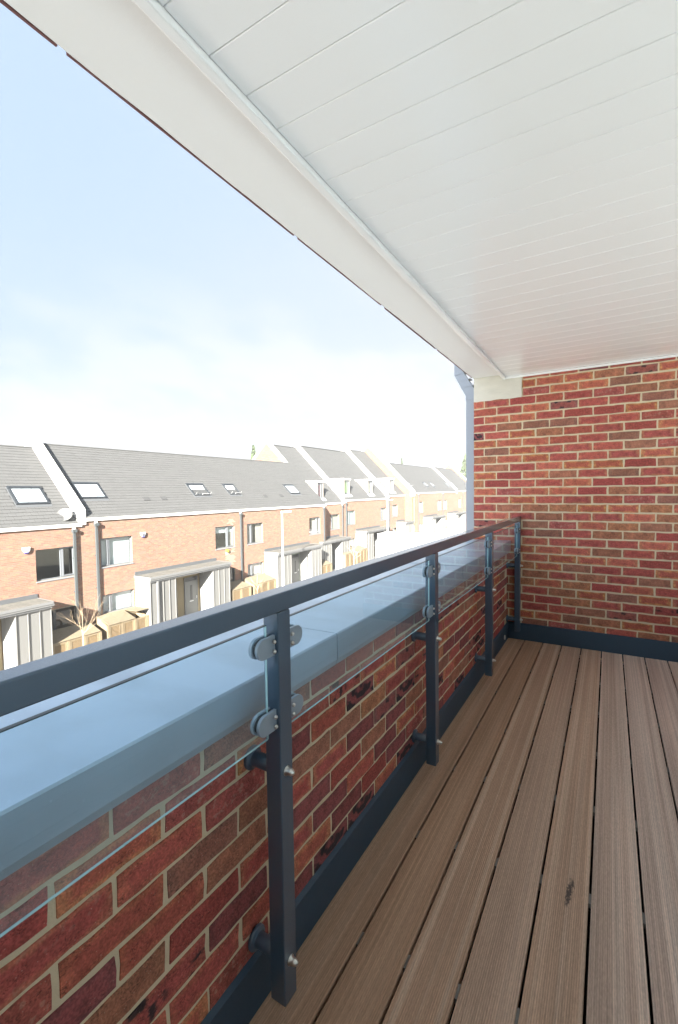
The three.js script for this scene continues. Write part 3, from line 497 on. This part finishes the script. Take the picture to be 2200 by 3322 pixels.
function dormer(R, h, X, s0, s1, ub, mats, P) {
  const [xf, yb] = R.at(ub), H = 1.5, xBack = xf - 1.75, yt = yb + H;
  new MB().box(xBack, xf, yb - .4, yt, -s1, -s1 + .12).box(xBack, xf, yb - .4, yt, -s0 - .12, -s0).box(xBack, xf - .06, yb - .4, yb + .02, -s1 + .12, -s0 - .12).build('dormer', sm.zincDormer ||= std([.145, .13, .11], .8), h);
  const d = h.children[h.children.length - 1];
  new MB().box(xBack - .3, xf + .08, yt, yt + .17, -s1 - .07, -s0 + .07).build('dormer_roof', sm.white, d);
  const f = new MB(); f.box(xf - .08, xf - .01, yb, yb + .06, -s1 + .1, -s0 - .1).box(xf - .08, xf - .01, yt - .06, yt, -s1 + .1, -s0 - .1).box(xf - .08, xf - .01, yb, yt, -s0 - .17, -s0 - .1).box(xf - .08, xf - .01, yb, yt, -s1 + .1, -s1 + .17).box(xf - .07, xf - .015, yb, yt, -mix(s0, s1, .6) - .03, -mix(s0, s1, .6) + .03);
  f.build('dormer_window', sm.frame, d);
  new MB().face([[xf - .05, yb, -s0 - .12], [xf - .05, yb, -s1 + .12], [xf - .05, yt, -s1 + .12], [xf - .05, yt, -s0 - .12]], [1, 0, 0]).build('pane', sm.glass, d);
  new MB().box(xf - .19, xf - .17, yb, yt, -s1 + .13, -s0 - .13).build('curtain', mats, d);
  new MB().box(xf - .02, xf + .05, yb - .06, yb + .0, -s1, -s0).build('sill', sm.sill, d);
  const [ax, ay] = R.at(ub - .32, .03), [bx, by] = R.at(ub + .02, .03); new MB().face([[ax, ay, -s0 + .12], [ax, ay, -s1 - .12], [bx, by, -s1 - .12], [bx, by, -s0 + .12]]).build('apron', std([.5, .5, .48], .6), d);
}
{
  const h1 = house('narrow tall house beside the brick gable with a dormer and red curtain', B, 34.55, 39.1, .33, XRB, { pit: PB, windows: [win(36.7, 38.33, UP, { mull: 37.1, curtain: [[.3, .97]], curtainMat: sm.curtainWarm })], pipes: [38.86], dormers: [[34.9, 36.1, .6]] });
  gable(h1.h, B, 34.25, 34.548, .4, XRB, PB); gableCoping(h1.h, B, 34.25, 34.72, .33, XRB, PB);
  dormer(h1.R, h1.h, B, 35.0, 36.1, .6, sm.redCurtain, PB);
  const Y2 = .55, h2 = house('tall house with a green blind in its dormer', B, 39.103, 44.4, Y2, XRB - .05, { pit: PB, windows: [win(39.8, 41.53, [-2.0, -.58], { mull: 40.5, blind: .98, blindMat: std([.24, .3, .3], .9) }), win(39.8, 41.53, [-4.4, -3.45], { curtain: [[.03, .97]], curtainMat: sm.curtainWarm })], pipes: [39.6], dormers: [[40.0, 41.3, .7]] });
  gableCoping(h2.h, B, 38.95, 39.3, Y2 - .02, XRB - .05, PB); dormer(h2.R, h2.h, B, 40.05, 41.3, .7, sm.greenBlind, PB);
  const h3 = house('tall house with a pale dormer left of the second lamp', B, 44.403, 49.6, Y2, XRB - .05, { pit: PB, windows: [win(47.7, 49.27, [-2.0, -.58], { curtain: [[.6, .97]] })], pipes: [49.35], dormers: [[45.4, 46.6, .7]] });
  dormer(h3.R, h3.h, B, 45.4, 46.6, .7, sm.curtainWarm, PB);
  const Y3 = .85, h4 = house('tall house right of the second lamp, below the cream gable', B, 49.603, 55.0, Y3, XRB - .1, { pit: PB, windows: [win(51.03, 52.6, [-1.77, -.33], { curtain: [[.5, .97]] }), win(51.03, 52.6, [-4.2, -3.2], { curtain: [[.03, .97]], curtainMat: sm.curtainWarm })], pipes: [50.0], dormers: [[51.1, 52.4, .6]] });
  gableCoping(h4.h, B, 49.45, 49.85, Y3 - .02, XRB - .1, PB); dormer(h4.R, h4.h, B, 51.1, 52.4, .6, sm.curtain, PB);
  gable(h4.h, A, 55.003, 55.5, Y3 + .15, XRB + .35, PB, 0); gableCoping(h4.h, A, 55.0, 55.85, Y3 + .12, XRB + .35, PB);
}
// the far terrace, brought forward again
{
  const UC = [-1.6, -.11], C = (label, s0, s1, w, sk, p, ye = 1.13) => house(label, A, s0, s1, ye, -25.95, { windows: w, skylights: sk, pipes: p });
  C('first house past the cream gable, pale brick with a narrow dark window', 55.86, 60.9, [win(57.5, 58.95, UC, { mull: 57.95, curtain: [[.55, .97]] }), win(57.5, 58.95, [-4.2, -3.1], { blind: .9 })], [[55.95, 56.9, 1.1, 2.0, true]], [57.15]);
  C('far pale house with two small skylights close together', 60.903, 67.5, [win(65.14, 66.85, UC, { blind: .98 })], [[62.45, 63.4, 1.1, 2.1], [65.3, 66.1, 1.05, 2.1]], [67.45]);
  const q = C('far pale house with one skylight before the last white parapet', 67.503, 74.9, [win(67.95, 69.6, UC, { curtain: [[.3, .97]] }), win(67.95, 69.6, [-4.2, -3.1], { blind: .9 })], [[72.9, 73.6, 1.1, 2.1]], []);
  gableCoping(q.h, A, 74.7, 75.1, 1.15, -25.95);
  const e = C('farthest house of the terrace, mostly behind the grey downpipe', 74.903, 86.4, [win(75.97, 77.4, UC, { blind: .98 }), win(80.5, 82, UC, { blind: .98 })], [[75.5, 76.3, 1.2, 2.1]], [78.5], 1.3);
  gable(e.h, A, 86.41, 87, 1.6, -26.6, PIT); gableCoping(e.h, A, 86.4, 87.1, 1.5, -26.6);
}
// ------------------------------------------------------------------ entrance porches shared by two houses
function porch(label, s0, X = A, dy = 0, len = 5.84, o = {}) {
  const p = thing('entrance_porch', label, 'porch', [0, 0, 0], 'flat roofed entrance porches along the terrace'), s1 = s0 + len - .06, xf = X + 1.2, yt = -2.95 + dy;
  const z = s => -s;
  const rf = new MB().box(X + .002, X + 1.34, yt - .09, yt, z(s1 + .04), z(s0 - .03)).build('roof', sm.felt, p);
  new MB().box(X + 1.341, X + 1.365, yt - .1, yt + .015, z(s1 + .05), z(s0 - .05)).box(X + .002, X + 1.341, yt - .1, yt + .012, z(s0 - .03), z(s0 - .055)).box(X + .002, X + 1.341, yt - .1, yt + .012, z(s1 + .065), z(s1 + .042)).build('roof_edge', sm.fasciaLight, p);
  new MB().box(X + .002, X + 1.29, yt - .27, yt - .115, z(s1 + .02), z(s0 - .02)).build('fascia', sm.fascia, p);
  new MB().box(X + 1.292, X + 1.34, yt - .18, yt - .118, z(s1 + .09), z(s0 - .04)).build('gutter', sm.fasciaLight, p);
  new MB().box(X + .001, X + .03, yt + .003, yt + .19, z(s0 + len), z(s0)).build('flashing', sm.lead, p);
  const y0 = GY, y1 = yt - .272, wL = 1.62, wR = 1.36;
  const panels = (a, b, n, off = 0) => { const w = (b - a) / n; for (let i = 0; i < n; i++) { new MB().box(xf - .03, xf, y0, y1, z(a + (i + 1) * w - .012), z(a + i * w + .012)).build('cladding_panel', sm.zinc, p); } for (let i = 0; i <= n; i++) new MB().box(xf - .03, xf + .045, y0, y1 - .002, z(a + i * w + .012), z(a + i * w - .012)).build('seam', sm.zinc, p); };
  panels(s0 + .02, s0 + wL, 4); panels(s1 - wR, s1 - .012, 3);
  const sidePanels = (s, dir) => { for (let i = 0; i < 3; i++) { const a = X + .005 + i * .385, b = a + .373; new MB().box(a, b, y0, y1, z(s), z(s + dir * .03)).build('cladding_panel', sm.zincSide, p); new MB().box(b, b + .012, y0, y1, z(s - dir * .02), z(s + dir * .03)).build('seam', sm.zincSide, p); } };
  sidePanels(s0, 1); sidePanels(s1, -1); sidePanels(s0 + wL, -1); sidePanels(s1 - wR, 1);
  new MB().box(X + .004, X + .03, y0, y1, z(s1 - wR - .031), z(s0 + wL + .031)).build('rendered_wall', o.green ? std([.16, .18, .15], .9) : sm.cream, p);
  for (const k of [0, 1]) { // the two front doors
    const c = s0 + 2.92 + (k ? .78 : -.78), a = c - .45, b = c + .45, xd = X + .032;
    const d = new MB().box(xd, xd + .045, y0 + .1, -3.9 + dy, z(b), z(a)).build('front_door', sm.door, p);
    new MB().box(xd, xd + .055, y0 + .1, -3.64 + dy, z(b + .052), z(b + .002)).box(xd, xd + .055, y0 + .1, -3.64 + dy, z(a - .002), z(a - .052)).box(xd, xd + .055, -3.898 + dy, -3.86 + dy, z(b), z(a)).build('door_frame', sm.fasciaLight, d);
    new MB().box(xd, xd + .02, -3.858 + dy, -3.645 + dy, z(b), z(a)).build('transom', sm.doorDark, d);
    new MB().box(xd + .046, xd + .052, -5.0 + dy, -4.12 + dy, z(c + .08), z(c - .08)).build('door_glass', sm.doorDark, d);
    new MB().box(xd + .046, xd + .06, -5.12 + dy, -5.06 + dy, z(c + .14), z(c - .14)).build('letter_plate', sm.white2, d);
    new MB().box(xd + .046, xd + .09, -4.98 + dy, -4.84 + dy, z(k ? b - .06 : a + .1), z(k ? b - .1 : a + .06)).build('handle', sm.white2, d);
  }
  if (o.pipe !== false) new MB().box(xf + .05, xf + .13, y0, y1 + .02, z(s0 + .47), z(s0 + .38)).build('downpipe', sm.fasciaLight, p);
  return p;
}
porch('grey clad porch at the left edge, in front of the leftmost house', 4.5, A, -.19);
porch('grey clad porch with cream recess and pale grey front door', 15.16);
porch('grey clad porch with flat roof right behind the street lamp post', 25.78, A, 0, 5.84, { green: true });
porch('narrow visible porch tucked behind the downpipe at the set back wall', 33.2, B, -.03, 5.0, { pipe: false });
porch('pale porch left of the white lorry and the second lamp', 41.65, B, .22);
porch('pale porch between the second lamp and the cream return wall', 52.2, B, .48, 2.7, { pipe: false });
porch('far pale porch behind the white van', 59.0, A, .72);
porch('farthest pale porch beside the grey downpipe', 69.9, A, .72);
// ------------------------------------------------------------------ timber bin stores
function binStore(label, s0, s1, n, dy = 0, o = {}) {
  const X = o.X ?? A, b = thing('bin_store', label, 'bin store', [0, 0, 0], 'timber bin stores below the windows'), xb = X + .12, xf = X + 1.05, yf = -5.06 + dy, yb = -4.74 + dy, w = (s1 - s0) / n;
  new MB().box(xb, xf, GY, yf - .05, -s0 - .03, -s0).box(xb, xf, GY, yf - .05, -s1, -s1 + .03).box(xb, xb + .03, GY, yb - .03, -s1 + .03, -s0 - .03).prism([[xb, yf - .05], [xf, yf - .05], [xb, yb - .03]], -s0 - .03, -s0).prism([[xb, yf - .05], [xf, yf - .05], [xb, yb - .03]], -s1, -s1 + .03).build('carcass', sm.wood, b);
  for (let i = 0; i <= n; i++) new MB().box(xf, xf + .05, GY, yf - .02, -(s0 + i * w) - .06, -(s0 + i * w) + .06).build('post', sm.wood, b);
  for (let i = 0; i < n; i++) {
    const a = s0 + i * w + .065, c = s0 + (i + 1) * w - .065, mb = new MB();
    mb.box(xf, xf + .035, yf - .12, yf - .04, -c, -a).box(xf, xf + .035, GY + .06, yf - .12, -a - .07, -a).box(xf, xf + .035, GY + .06, yf - .12, -c, -c + .07).box(xf, xf + .035, GY + .06, GY + .14, -c + .07, -a - .07);
    const d = mb.build('door', sm.wood, b);
    for (let y = GY + .15; y < yf - .14; y += .062) new MB().box(xf + .004, xf + .018, y, y + .056, -c + .071, -a - .071).build('slat', sm.woodDark, d);
    const open = o.open === i, run = xf + .08 - xb, ang = Math.atan2(yb - yf, run) - (open ? .34 : 0), L = run / Math.cos(Math.atan2(yb - yf, run));
    for (let k = 0; k < 1; k++) { const g = new MB(); for (let q = 0; q < 7; q++) g.add(boxG(q * L / 7 + .003, (q + 1) * L / 7 - .003, -.02, .008, -(s0 + (i + 1) * w) + .004, -(s0 + i * w) - .004)); const m = g.build('lid', sm.lidWood, b); m.applyMatrix4(new THREE.Matrix4().makeTranslation(xb, yb, 0).multiply(new THREE.Matrix4().makeRotationZ(-ang))); }
  }
  return b;
}
binStore('timber bin store under the leftmost house, partly in porch shade', 10.3, 12.5, 3, .02);
binStore('timber bin store with its end lid propped open beside the porch', 12.9, 15.08, 3, .17, { open: 2 });
binStore('short timber bin store left of the bare twigs near the downpipe', 21.3, 23.0, 2, .22);
binStore('timber bin store of three doors under the curtained window', 23.4, 25.66, 3, .24);
binStore('small timber bin store in the corner by the set back wall', 31.8, 33.4, 2, .24);
binStore('pale timber bin store behind the slim young tree', 36.9, 38.6, 2, .55, { X: B + .4 });
binStore('pale timber bin store left of the far porch', 39.2, 41.3, 3, .6, { X: B + .4 });
// ------------------------------------------------------------------ small things on the houses
function alarmBox(label, s, y, X, stripes) {
  const a = thing('alarm_box', label, 'alarm box', [X, y, -s]); const sh = new THREE.Shape(); sh.moveTo(-.14, .11); sh.lineTo(.14, .11); sh.lineTo(.125, -.02); sh.lineTo(.07, -.08); sh.lineTo(-.07, -.08); sh.lineTo(-.125, -.02); sh.closePath();
  const g = new THREE.ExtrudeGeometry(sh, { depth: .07, bevelEnabled: true, bevelSize: .012, bevelThickness: .012, bevelSegments: 2 }).rotateY(Math.PI / 2); mesh('housing', g, sm.plastic, a);
  new MB().box(.002, .075, -.135, -.093, -.07, .07).build('lens', sm.blue, a);
  if (stripes) for (const y2 of [.05, .0, -.045]) new MB().box(.094, .1, y2 - .012, y2 + .012, -.09, .09).build('stripe', std([.02, .02, .05], .5), a);
}
alarmBox('white alarm box with blue base on the leftmost house', 9.96, -.97, A);
alarmBox('white alarm box with dark stripes beside the blinds window', 15.72, -.8, A, true);
{ const g = thing('meter_box', 'small yellow box on the brick wall below the dark window', 'meter box', [A, -2.43, -21.98]); new MB().add(new RoundedBoxGeometry(.12, .2, .2, 2, .03), M4([.062, 0, 0])).build('housing', sm.yellow, g); new MB().box(0, .03, -.22, -.11, -.1, .1).build('base_plate', sm.white, g); }
{ // satellite dish on the leftmost roof edge
  const d = thing('satellite_dish', 'grey satellite dish at the eaves beside the white parapet', 'satellite dish', [-21.95, .42, -11.8]);
  const pts = []; for (let i = 0; i <= 8; i++) pts.push(new THREE.Vector2(i / 8 * .34 + .0001, .12 * (i / 8) ** 2)); const g = new THREE.LatheGeometry(pts, 28); g.rotateZ(-1.0).rotateY(-.75); mesh('dish', g, std([.075, .075, .072], .5), d);
  new MB().add(rod([0, 0, 0], [.32, .08, -.28], .014, .012)).add(rod([-.02, -.02, 0], [-.1, -.4, .05], .025, .025)).build('arm', sm.pipe, d);
}
// ------------------------------------------------------------------ street lamps
function lamp(label, x, s, y, arm) {
  const l = thing('street_lamp', label, 'street lamp', [x, GY, -s], 'white street lamps'), H = y - GY;
  mesh('column', new THREE.CylinderGeometry(.05, .06, H - 1.3, 14).translate(0, 1.3 + (H - 1.3) / 2, 0), sm.white2, l); mesh('base', new THREE.CylinderGeometry(.09, .09, 1.3, 14).translate(0, .65, 0), sm.white2, l);
  mesh('collar', new THREE.CylinderGeometry(.06, .09, .06, 14).translate(0, 1.33, 0), sm.white2, l);
  const hd = new MB().add(new RoundedBoxGeometry(.17, .1, arm, 3, .035), M4([0, H - .02, -arm / 2 + .05])).build('lantern', sm.white2, l); new MB().box(-.06, .06, H - .085, H - .072, -arm + .12, -.25).build('lens', std([.6, .6, .55], .2), hd);
}
lamp('white street lamp in front of the porch with an arm to the right', -18, 23.19, .15, 1.0);
lamp('second white street lamp further along, left of the cream gable', -19, 41.5, .5, 1.3);
// ------------------------------------------------------------------ vehicles
function carShape(pts, width, r) { const s = new THREE.Shape(pts.map(q => new THREE.Vector2(...q))); const g = new THREE.ExtrudeGeometry(s, { depth: width - .16, bevelEnabled: true, bevelSize: .06, bevelThickness: .08, bevelSegments: 4, steps: 1 }); g.translate(0, 0, -(width - .16) / 2); return g; }
function arc(cx, cy, r, n = 10) { const a = []; for (let i = 0; i <= n; i++) { const t = Math.PI * i / n; a.push([cx + r * Math.cos(t), cy + r * Math.sin(t)]); } return a; } // right to left over the top
function wheelGeo() { return [new THREE.TorusGeometry(.25, .085, 12, 28), new THREE.CylinderGeometry(.2, .2, .12, 24).rotateX(Math.PI / 2)]; }
function hatchback(label, x, s, yaw, paint) {
  const c = thing('parked_car', label, 'car', [x, GY - .1, -s]); c.rotation.y = yaw;
  const lower = [[2.0, .3], [1.62, .26], ...arc(1.28, .3, .36), [.9, .22], [-.9, .22], ...arc(-1.28, .3, .36), [-1.65, .26], [-2.02, .32], [-2.05, .75], [-1.95, .95], [-.9, .95], [1.0, .92], [1.75, .8], [2.02, .62]];
  mesh('body', carShape(lower, 1.72), paint, c);
  const cab = [[1.05, .95], [.3, 1.36], [-.4, 1.43], [-1.35, 1.36], [-1.85, 1.0], [-1.8, .95]];
  mesh('roof', carShape(cab, 1.5), paint, c);
  for (const zz of [.76, -.76]) { const q = new MB(); const poly = [[.82, .99], [.22, 1.31], [-.42, 1.37], [-1.2, 1.31], [-1.5, 1.0]]; q.prism(poly.reverse(), zz - .01, zz + .01); q.build('side_window', sm.doorDark, c); }
  new MB().face([[1.02, 1.0, -.62], [1.02, 1.0, .62], [.36, 1.37, .55], [.36, 1.37, -.55]].map(q => [q[0] + .055, q[1] + .03, q[2]])).build('windscreen', sm.doorDark, c);
  for (const wx of [1.28, -1.28]) for (const zz of [.78, -.78]) { const [t, r] = wheelGeo(); const w = mesh('wheel', t.clone().translate(wx, .33, zz), std([.02, .02, .02], .9), c); mesh('rim', r.clone().translate(wx, .33, zz), std([.5, .5, .5], .35, { metalness: .8 }), w); }
  for (const zz of [.62, -.62]) { mesh('headlight', new RoundedBoxGeometry(.16, .12, .3, 2, .04).translate(1.98, .68, zz), sm.white2, c); mesh('tail_light', new RoundedBoxGeometry(.1, .2, .2, 2, .03).translate(-2.02, .8, zz), std([.3, .02, .02], .3), c); }
}
hatchback('white hatchback parked along the kerb opposite the leftmost house', -16.8, 14.6, Math.PI / 2, phys([.7, .7, .69], .25, { clearcoat: 1 }));
hatchback('silver hatchback in front of the white lorry', -17.2, 35.6, Math.PI / 2 + .05, phys([.38, .39, .4], .3, { metalness: .3, clearcoat: 1 }));
{ // box lorry standing across the street
  const t = thing('box_lorry', 'white box lorry standing across the street, mostly behind the handrail', 'lorry', [-15.1, GY - .1, -39.9]);
  new MB().add(new RoundedBoxGeometry(6.6, 2.45, 2.3, 2, .05), M4([-.4, 2.2, 0])).build('cargo_box', sm.white2, t);
  mesh('cab', carShape([[4.9, .6], [4.9, 1.3], [4.6, 2.3], [3.0, 2.4], [3.0, .6]], 2.1), sm.white2, t); new MB().box(-3.6, 4.6, .55, .9, -.5, .5).build('chassis', sm.doorDark, t);
  for (const wx of [-2.4, 3.9]) for (const zz of [.9, -.9]) { const [a, b] = wheelGeo(); const w = mesh('wheel', a.clone().scale(1.25, 1.25, 1.3).translate(wx, .42, zz), std([.02, .02, .02], .9), t); mesh('rim', b.clone().translate(wx, .42, zz), std([.5, .5, .5], .4), w); }
  new MB().box(3.3, 4.2, 1.45, 2.1, 1.02, 1.06).build('side_window', sm.doorDark, t);
}
{ const v = thing('white_van', 'white van with two square rear windows parked before the far porch', 'van', [-18.6, GY - .1, -61.5]);
  mesh('body', new RoundedBoxGeometry(1.95, 1.75, 4.8, 4, .14).translate(0, 1.25, 0), sm.white2, v);
  for (const x of [-.42, .42]) { new MB().box(x - .3, x + .3, 1.35, 1.85, 2.402, 2.412).build('rear_window', std([.6, .62, .64], .15), v); mesh('tail_light', boxG(x * 2.05 - .06, x * 2.05 + .06, .7, 1.2, 2.4, 2.42), std([.3, .03, .03], .4), v); }
  mesh('bumper', new RoundedBoxGeometry(1.9, .22, .2, 2, .05).translate(0, .5, 2.4), sm.doorDark, v);
  for (const wz of [1.5, -1.5]) for (const x of [-.9, .9]) { const [a, b] = wheelGeo(); const w = mesh('wheel', a.clone().rotateY(Math.PI / 2).translate(x, .33, wz), std([.02, .02, .02], .9), v); mesh('rim', b.clone().rotateY(Math.PI / 2).translate(x, .33, wz), std([.5, .5, .5], .4), w); } }
// ------------------------------------------------------------------ trees
function branches(mb, p, dir, len, r, depth, o) {
  const q = p.clone().addScaledVector(dir, len); mb.add(rod(p.toArray(), q.toArray(), r, r * .62, depth > 2 ? 7 : 4));
  if (depth <= 0) return;
  const n = o.n + (rnd() < .5 ? 1 : 0);
  for (let i = 0; i < n; i++) { const t = rr(.45, 1), b = p.clone().lerp(q, t), d = dir.clone().add(new THREE.Vector3(rr(-1, 1), rr(-.25, .7), rr(-1, 1)).multiplyScalar(o.spread)).normalize(); branches(mb, b, d, len * rr(.5, .8), r * .5, depth - 1, o); }
}
function bareTree(label, x, y, s, h, o = {}) {
  const t = thing('bare_tree', label, 'tree', [x, y, -s]); const m = std(o.c || [.17, .14, .1], .9);
  mesh('trunk', rod([0, 0, 0], [0, h * .42, 0], h * (o.r || .018), h * (o.r || .018) * .7, 8), m, t);
  const mb = new MB(), n = o.limbs || 6; branches(mb, new THREE.Vector3(0, h * .4, 0), new THREE.Vector3(0, 1, 0), h * .3, h * (o.br || .012), 2, { n: 2, spread: .7 });
  for (let i = 0; i < n; i++) { const a = i / n * 6.28 + rr(-.4, .4), e = rr(.5, 1.5); branches(mb, new THREE.Vector3(0, h * rr(.3, .5), 0), new THREE.Vector3(Math.cos(a), e, Math.sin(a)).normalize(), h * rr(.2, .32), h * (o.br || .012) * .66, o.depth ?? 2, { n: o.n || 2, spread: .6 }); }
  mb.build('crown', m, t); return t;
}
bareTree('slim bare young tree with pale branches in front of the timber bin stores', -19.6, GY, 11.1, 3.5, { c: [.3, .23, .15], r: .006, br: .0024, limbs: 8, depth: 3 });
bareTree('low bare twiggy shrub beside the curtained window', -20.3, GY, 23.3, 2.2, { c: [.36, .28, .18], r: .007, br: .005, limbs: 6 });
bareTree('slim pale young tree trunk in front of the dormer houses', -20.2, GY, 36.6, 2.9, { c: [.5, .42, .3], r: .01, br: .005, limbs: 4 });
const leafG = new THREE.PlaneGeometry(1, 1);
function leafTree(label, x, s, h, w, conifer, c) {
  const t = thing(conifer ? 'conifer_tree' : 'leafy_tree', label, 'tree', [x, GY, -s]);
  mesh('trunk', new THREE.CylinderGeometry(.12, .3, h * .95, 8).translate(0, h * .475, 0), std([.08, .06, .04], .9), t);
  const n = 2600, im = new THREE.InstancedMesh(leafG, phys([1, 1, 1], .9, { transmission: .3, thickness: 0, side: THREE.DoubleSide }), n); im.name = 'crown'; im.userData.kind = 'stuff';
  for (let i = 0; i < n; i++) { const u = Math.pow(rnd(), .7), y = h * mix(.98, .3, u), a = rnd() * 6.283, lob = .7 + .5 * vnoise(a * 1.6, y * .8, s), R = (conifer ? w * u : w * Math.sqrt(Math.max(0, 1 - (2 * u - 1) ** 2))) * lob * Math.sqrt(rr(.15, 1)); const k = rr(.22, .5); _m.compose(new THREE.Vector3(R * Math.cos(a), y - (conifer ? R * .25 : 0), R * Math.sin(a)), new THREE.Quaternion().setFromEuler(new THREE.Euler(rnd() * 6, rnd() * 6, rnd() * 6)), new THREE.Vector3(k, k * .5, 1)); im.setMatrixAt(i, _m); const g = rr(.6, 1.3); im.setColorAt(i, _c.setRGB(c[0] * g, c[1] * g, c[2] * g)); }
  t.add(im);
}
leafTree('green conifer tip behind the roof left of the brick gable', -45, 51.5, 14.6, 2.6, true, [.06, .09, .035]);
leafTree('small dark green conifer above the far slate roof', -42, 100, 15.4, 2.2, true, [.06, .085, .045]);
leafTree('green conifer just left of the grey downpipe', -32.5, 120, 17.2, 4.5, true, [.07, .1, .035]);
bareTree('bare tree with ivy above the far white parapet', -36, GY, 108, 15.2, { limbs: 9, depth: 2, c: [.16, .14, .09] });
bareTree('pale bare tree crown behind the far slate roof', -42, GY, 106, 14.2, { limbs: 10, depth: 2, c: [.25, .2, .15] });
bareTree('bare tree tip at the left edge behind the roof ridge', -34, GY, 13.9, 11.6, { limbs: 9, depth: 3, c: [.14, .12, .1] });

renderer.render(scene, camera);
